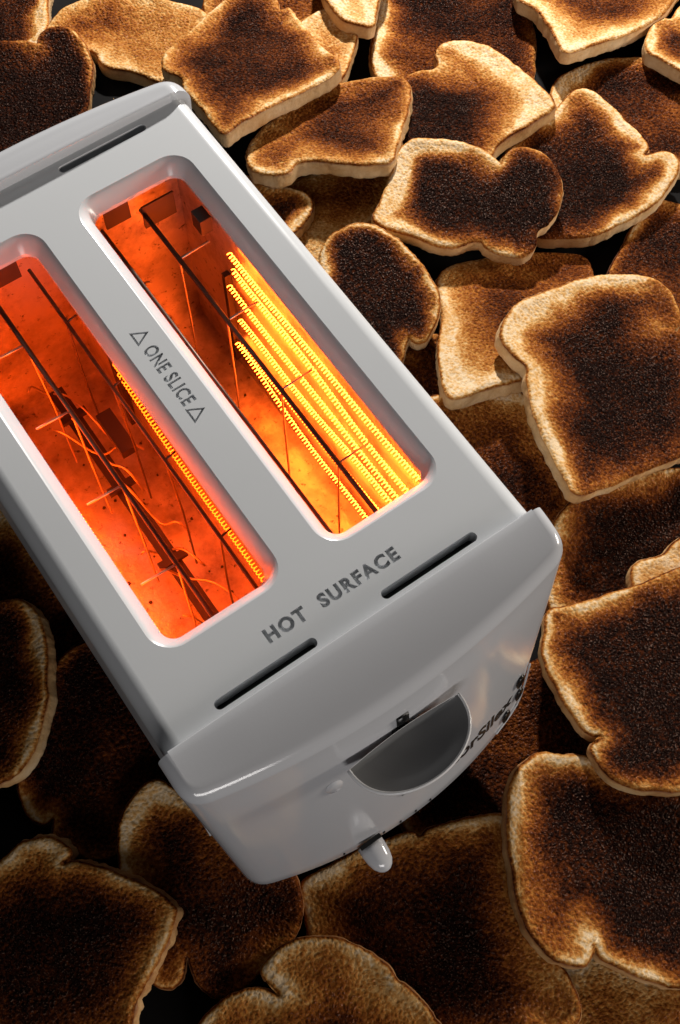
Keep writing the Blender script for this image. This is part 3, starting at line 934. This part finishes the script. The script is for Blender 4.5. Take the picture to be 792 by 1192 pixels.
# per slice: (burn level, pale rim mm, gradient mm, direction of the darker side in the view (right, down), bias, crust burn, label)
LOOK = {
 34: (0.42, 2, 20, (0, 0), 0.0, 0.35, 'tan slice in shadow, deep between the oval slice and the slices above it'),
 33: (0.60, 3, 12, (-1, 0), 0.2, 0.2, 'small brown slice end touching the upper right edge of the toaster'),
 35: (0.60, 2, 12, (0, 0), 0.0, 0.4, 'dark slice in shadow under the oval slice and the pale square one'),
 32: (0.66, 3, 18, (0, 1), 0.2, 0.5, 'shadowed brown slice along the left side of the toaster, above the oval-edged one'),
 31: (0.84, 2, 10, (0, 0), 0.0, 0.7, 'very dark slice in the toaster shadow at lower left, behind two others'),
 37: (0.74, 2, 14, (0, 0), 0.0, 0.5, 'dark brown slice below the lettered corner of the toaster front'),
 27: (0.50, 4, 20, (1, 0), 0.2, 0.3, 'brown slice at the bottom edge under the big burnt corner slice'),
 1: (0.92, 5, 9, (-1, 0), 0.3, 0.0, 'burnt slice with a cream right edge in the top left corner'),
 5: (0.45, 4, 20, (0, 0), 0.0, 0.2, 'golden slice behind the big square slice at the top'),
 7: (0.28, 4, 16, (0, 0), 0.0, 0.1, 'narrow pale slice end wedged right of the big square slice at the top'),
 6: (0.20, 5, 16, (0, -1), 0.2, 0.1, 'pale slice corner on the top edge, left of the black gap'),
 3: (0.36, 3, 22, (0.3, 0), 0.1, 0.2, 'long light golden slice at the top between notched burnt slice and big square one'),
 8: (0.74, 6, 14, (1, -0.5), 0.25, 0.15, 'dark square slice with a cream left edge at the top centre'),
 13: (0.74, 6, 14, (1, 0), 0.25, 0.2, 'wide dark slice at upper right, tucked under the small round-lobed one'),
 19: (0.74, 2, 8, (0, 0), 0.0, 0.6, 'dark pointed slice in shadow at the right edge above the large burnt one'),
 12: (0.92, 9, 16, (-1, 0.4), 0.2, 0.0, 'burnt slice with a broad cream right border and a notch, upper right'),
 9: (0.78, 4, 22, (-1, 0.6), 0.5, 0.25, 'brown slice with a notch at its top left, golden toward the right'),
 10: (0.66, 5, 18, (0, -0.4), 0.1, 0.05, 'tilted brown slice with pale ragged lower edge below the big square one'),
 4: (0.78, 5, 16, (0.1, -0.3), 0.15, 0.0, 'big square slice with a thick pale cut side above the toaster corner'),
 2: (0.95, 6, 8, (0, 0), 0.0, 0.3, 'burnt slice with a heart-shaped notch behind the toaster at upper left'),
 14: (0.46, 9, 18, (0.8, -0.3), 0.3, 0.0, 'golden slice corner with pale rim hanging in from the top right edge'),
 15: (0.55, 9, 10, (0.5, 0), 0.1, 0.0, 'small pale-rimmed slice lobe in the top right corner'),
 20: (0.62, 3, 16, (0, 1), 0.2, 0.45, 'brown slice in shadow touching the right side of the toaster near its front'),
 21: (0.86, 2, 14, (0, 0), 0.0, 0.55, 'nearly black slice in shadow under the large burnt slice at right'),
 17: (0.50, 8, 26, (0.7, -0.6), 0.40, 0.0, 'pale golden square slice with a thick lower edge, right of the oval slice'),
 11: (1.00, 10, 16, (0.9, 0.25), 0.25, 0.05, 'black-burnt slice with cream left border and folded lobes at its right end'),
 16: (0.95, 9, 8, (-0.4, 0.4), 0.1, 0.05, 'oval burnt slice with a broad pale rim leaning by the toaster side'),
 18: (1.00, 7, 26, (0.8, 0.45), 0.35, 0.05, 'large burnt slice, pale at its top left, on the right side'),
 22: (0.20, 4, 12, (1, 0), 0.1, 0.2, 'small pale slice lobe peeping above the burnt slice at the right edge'),
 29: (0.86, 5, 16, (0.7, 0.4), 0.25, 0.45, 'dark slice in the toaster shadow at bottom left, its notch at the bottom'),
 25: (0.82, 6, 22, (0, 0.5), 0.25, 0.2, 'large brown slice below the toaster front, beneath the small white lever'),
 24: (1.00, 9, 14, (0.5, 0.1), 0.1, 0.25, 'large burnt slice with a pale left rim and bottom notch, lower right'),
 23: (1.00, 6, 14, (0.5, 0.2), 0.2, 0.2, 'large burnt slice at the right edge with a lobe folded at its lower left'),
 28: (0.84, 3, 20, (0.1, 0.4), 0.2, 0.3, 'brown slice with a crumbly pale right side in the bottom left corner'),
 26: (0.58, 4, 24, (0.4, 0.5), 0.2, 0.3, 'golden brown slice with a notched top at the bottom edge'),
 30: (0.86, 3, 12, (-0.8, 0), 0.2, 0.1, 'upright-leaning slice with its brown face and smooth pale side at the left edge'),
}
THK = 0.0112
RAGGED = {10: 3.2, 28: 4.0, 4: 1.8, 17: 2.0, 14: 1.6, 18: 1.5, 12: 1.4}     # slices whose sides are torn and crumbly


def catmull(P, n=8):
    P = np.array(P, float)
    out = []
    m = len(P)
    for i in range(m):
        a, b, c, d = P[i - 1], P[i], P[(i + 1) % m], P[(i + 2) % m]
        for k in range(n):
            t = k / n
            out.append(.5 * ((2 * b) + (-a + c) * t + (2 * a - 5 * b + 4 * c - d) * t * t + (-a + 3 * b - 3 * c + d) * t ** 3))
    return np.array(out)


def resample(P, n):
    Q = np.vstack([P, P[:1]])
    L = np.concatenate([[0], np.cumsum(np.linalg.norm(np.diff(Q, axis=0), axis=1))])
    t = np.linspace(0, L[-1], n, endpoint=False)
    return np.stack([np.interp(t, L, Q[:, 0]), np.interp(t, L, Q[:, 1])], 1)


def seg_dist(X, P):
    A = P
    B = np.roll(P, -1, axis=0)
    AB = B - A
    best = np.full(len(X), 1e9)
    l2 = (AB ** 2).sum(1)
    for s0 in range(0, len(X), 2000):
        x = X[s0:s0 + 2000][:, None, :]
        t = np.clip(((x - A) * AB).sum(2) / l2, 0, 1)
        d = np.linalg.norm(x - (A + t[:, :, None] * AB), axis=2)
        best[s0:s0 + 2000] = d.min(1)
    return best


def make_slice(key):
    loc, a, b, pts = SLICES[key]
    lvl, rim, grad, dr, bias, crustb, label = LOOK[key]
    seed = key * 7.31
    N, K = 260, 34
    P = resample(catmull(np.array(pts) / 1000.0), N)
    # make sure the outline runs counter-clockwise
    area = 0.5 * np.sum(P[:, 0] * np.roll(P[:, 1], -1) - np.roll(P[:, 0], -1) * P[:, 1])
    if area < 0:
        P = P[::-1].copy()
    # small wobbles of a real cut edge
    tang = np.roll(P, -1, axis=0) - np.roll(P, 1, axis=0)
    tang /= np.linalg.norm(tang, axis=1)[:, None]
    nrm = np.stack([tang[:, 1], -tang[:, 0]], 1)
    wob = np.array([noise.noise(Vector((p[0] * 90, p[1] * 90, seed))) * 0.0010 + noise.noise(Vector((p[0] * 380, p[1] * 380, seed))) * 0.00045 for p in P])
    P = P + nrm * wob[:, None]
    cen = P.mean(0)
    svals = 1 - np.linspace(0, 1, K + 1)[:-1] ** 1.25
    X = np.concatenate([cen + (P - cen) * s for s in svals] + [cen[None]])
    d = seg_dist(X, P)
    d[:N] = 0
    n = np.array([-a, -b, 1.0]); n /= np.linalg.norm(n)
    e1 = np.cross([0, 1, 0], n); e1 /= np.linalg.norm(e1)
    e2 = np.cross(n, e1)
    # darker side direction, from the view into the slice's plane
    wdir = np.array([0.82 * dr[0] - 0.52 * dr[1], -0.573 * dr[0] - 0.747 * dr[1], 0])
    u = np.array([wdir @ e1, wdir @ e2])
    size = np.abs(P - cen).max()
    side = ((X - cen) @ u) / size
    nz = np.array([noise.noise(Vector((x[0] * 45, x[1] * 45, seed))) for x in X])
    nz2 = np.array([noise.noise(Vector((x[0] * 160, x[1] * 160, seed + 5))) for x in X])
    dm = d * 1000 + nz * 6.5 + nz2 * 1.6 + side * 42.0 * bias
    t = np.clip((dm - rim * 0.30 + 1.0) / (grad * 1.35), 0, 1)
    t = t ** 0.62
    low = np.array([noise.noise(Vector((x[0] * 24, x[1] * 24, seed + 40))) for x in X])
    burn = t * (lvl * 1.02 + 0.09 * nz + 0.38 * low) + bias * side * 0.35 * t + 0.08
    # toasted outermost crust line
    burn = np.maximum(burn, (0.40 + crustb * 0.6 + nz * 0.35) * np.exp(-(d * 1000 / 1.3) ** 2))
    burn = np.clip(burn, 0.0, 1.0)
    rr2 = ((X - cen) ** 2).sum(1) / 0.0030
    curl = (noise.noise(Vector((seed, 3.3, 1.7))) * 2.2)
    lump = np.array([noise.noise(Vector((x[0] * 15, x[1] * 15, seed + 9))) for x in X]) * 1.5 + curl * (rr2 - 0.4)
    z = -0.0012 * np.exp(-(d / 0.0007)) + 0.0004 * np.exp(-((d - 0.003) / 0.0025) ** 2) \
        - 0.0014 * np.clip((d - 0.004) / 0.02, 0, 1) + nz2 * 0.00045 * np.clip(d / 0.004, 0, 1) + lump * 0.0022 + nz * 0.0010
    V = np.column_stack([X, z])
    F = []
    idx = np.arange(N)
    jdx = (idx + 1) % N
    for k in range(K - 1):
        F += list(zip((k * N + idx).tolist(), (k * N + jdx).tolist(), ((k + 1) * N + jdx).tolist(), ((k + 1) * N + idx).tolist()))
    ctr = K * N
    F += [((K - 1) * N + i, (K - 1) * N + (i + 1) % N, ctr) for i in range(N)]
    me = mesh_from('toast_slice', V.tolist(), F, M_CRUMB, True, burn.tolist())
    root = link('toast_slice', me)
    root.matrix_world = Matrix(((e1[0], e2[0], n[0], loc[0]), (e1[1], e2[1], n[1], loc[1]), (e1[2], e2[2], n[2], loc[2]), (0, 0, 0, 1)))
    root['label'] = label
    root['category'] = 'toast'
    root['group'] = 'toasted bread slices heaped around the toaster'
    # crust: side wall and underside
    rings = [(0.0, 0.0, 0), (0.0003, -0.0010, 0), (0.0005, -0.0032, 0), (0.0004, -0.0058, 0), (0.0003, -0.0082, 0), (0.0, -0.0104, 0), (-0.0012, -THK, 0)]
    CV, CB = [], []
    ztop = z[:N]
    s_w = np.array([noise.noise(Vector((p[0] * 60, p[1] * 60, seed + 20))) for p in P])
    s_f = np.array([noise.noise(Vector((p[0] * 300, p[1] * 300, seed + 30))) for p in P])
    for q, (o, dz, _) in enumerate(rings):
        f_ = q / (len(rings) - 1)
        sw2 = np.array([noise.noise(Vector((p[0] * 200, p[1] * 200, seed + q * 0.9))) for p in P])
        off = o * (1 + s_w) + (0 if q == 0 else 1) * (s_f * 0.00025 + sw2 * 0.00045) * RAGGED.get(key, 1.0)
        XY = P + nrm * off[:, None]
        zz = ztop * (1 - f_) + dz + (lump[:N] * 0.0022) * f_
        CV.append(np.column_stack([XY, zz]))
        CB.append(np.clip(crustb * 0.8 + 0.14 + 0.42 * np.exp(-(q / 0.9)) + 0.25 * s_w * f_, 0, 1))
    CV.append(np.array([[cen[0], cen[1], -THK]]))
    CB.append(np.array([0.3]))
    CV = np.concatenate(CV)
    CB = np.concatenate(CB)
    F = []
    Q = len(rings)
    for k in range(Q - 1):
        F += list(zip((k * N + jdx).tolist(), (k * N + idx).tolist(), ((k + 1) * N + idx).tolist(), ((k + 1) * N + jdx).tolist()))
    F += [((Q - 1) * N + (i + 1) % N, (Q - 1) * N + i, Q * N) for i in range(N)]
    link('crust', mesh_from('crust', CV.tolist(), F, M_CRUST, True, CB.tolist()), root)
    return root


for key in SLICES:
    make_slice(key)

# ---------------------------------------------------------------- fine crumbs fallen on the table
rc = random.Random(5)
V, F = [], []
for q in range(420):
    px, py = rc.uniform(-0.30, 0.45), rc.uniform(-0.22, 0.50)
    rr = rc.choice((0.0004, 0.0006, 0.0009, 0.0014))
    b = len(V)
    for dz in (0, 1):
        for a_ in range(5):
            an = a_ * 1.2566 + rc.random()
            V.append((px + rr * math.cos(an) * (1 - 0.4 * dz), py + rr * math.sin(an) * (1 - 0.4 * dz), 0.0002 + dz * rr * 1.1))
    F += [(b + i, b + (i + 1) % 5, b + 5 + (i + 1) % 5, b + 5 + i) for i in range(5)] + [tuple(b + 5 + i for i in range(5))]
cr = link('crumbs', mesh_from('crumbs', V, F, M_CRUST, False, [0.4] * len(V)))
cr['kind'] = 'stuff'
cr['label'] = 'fine toast crumbs scattered on the black table in the gaps'
cr['category'] = 'crumbs'
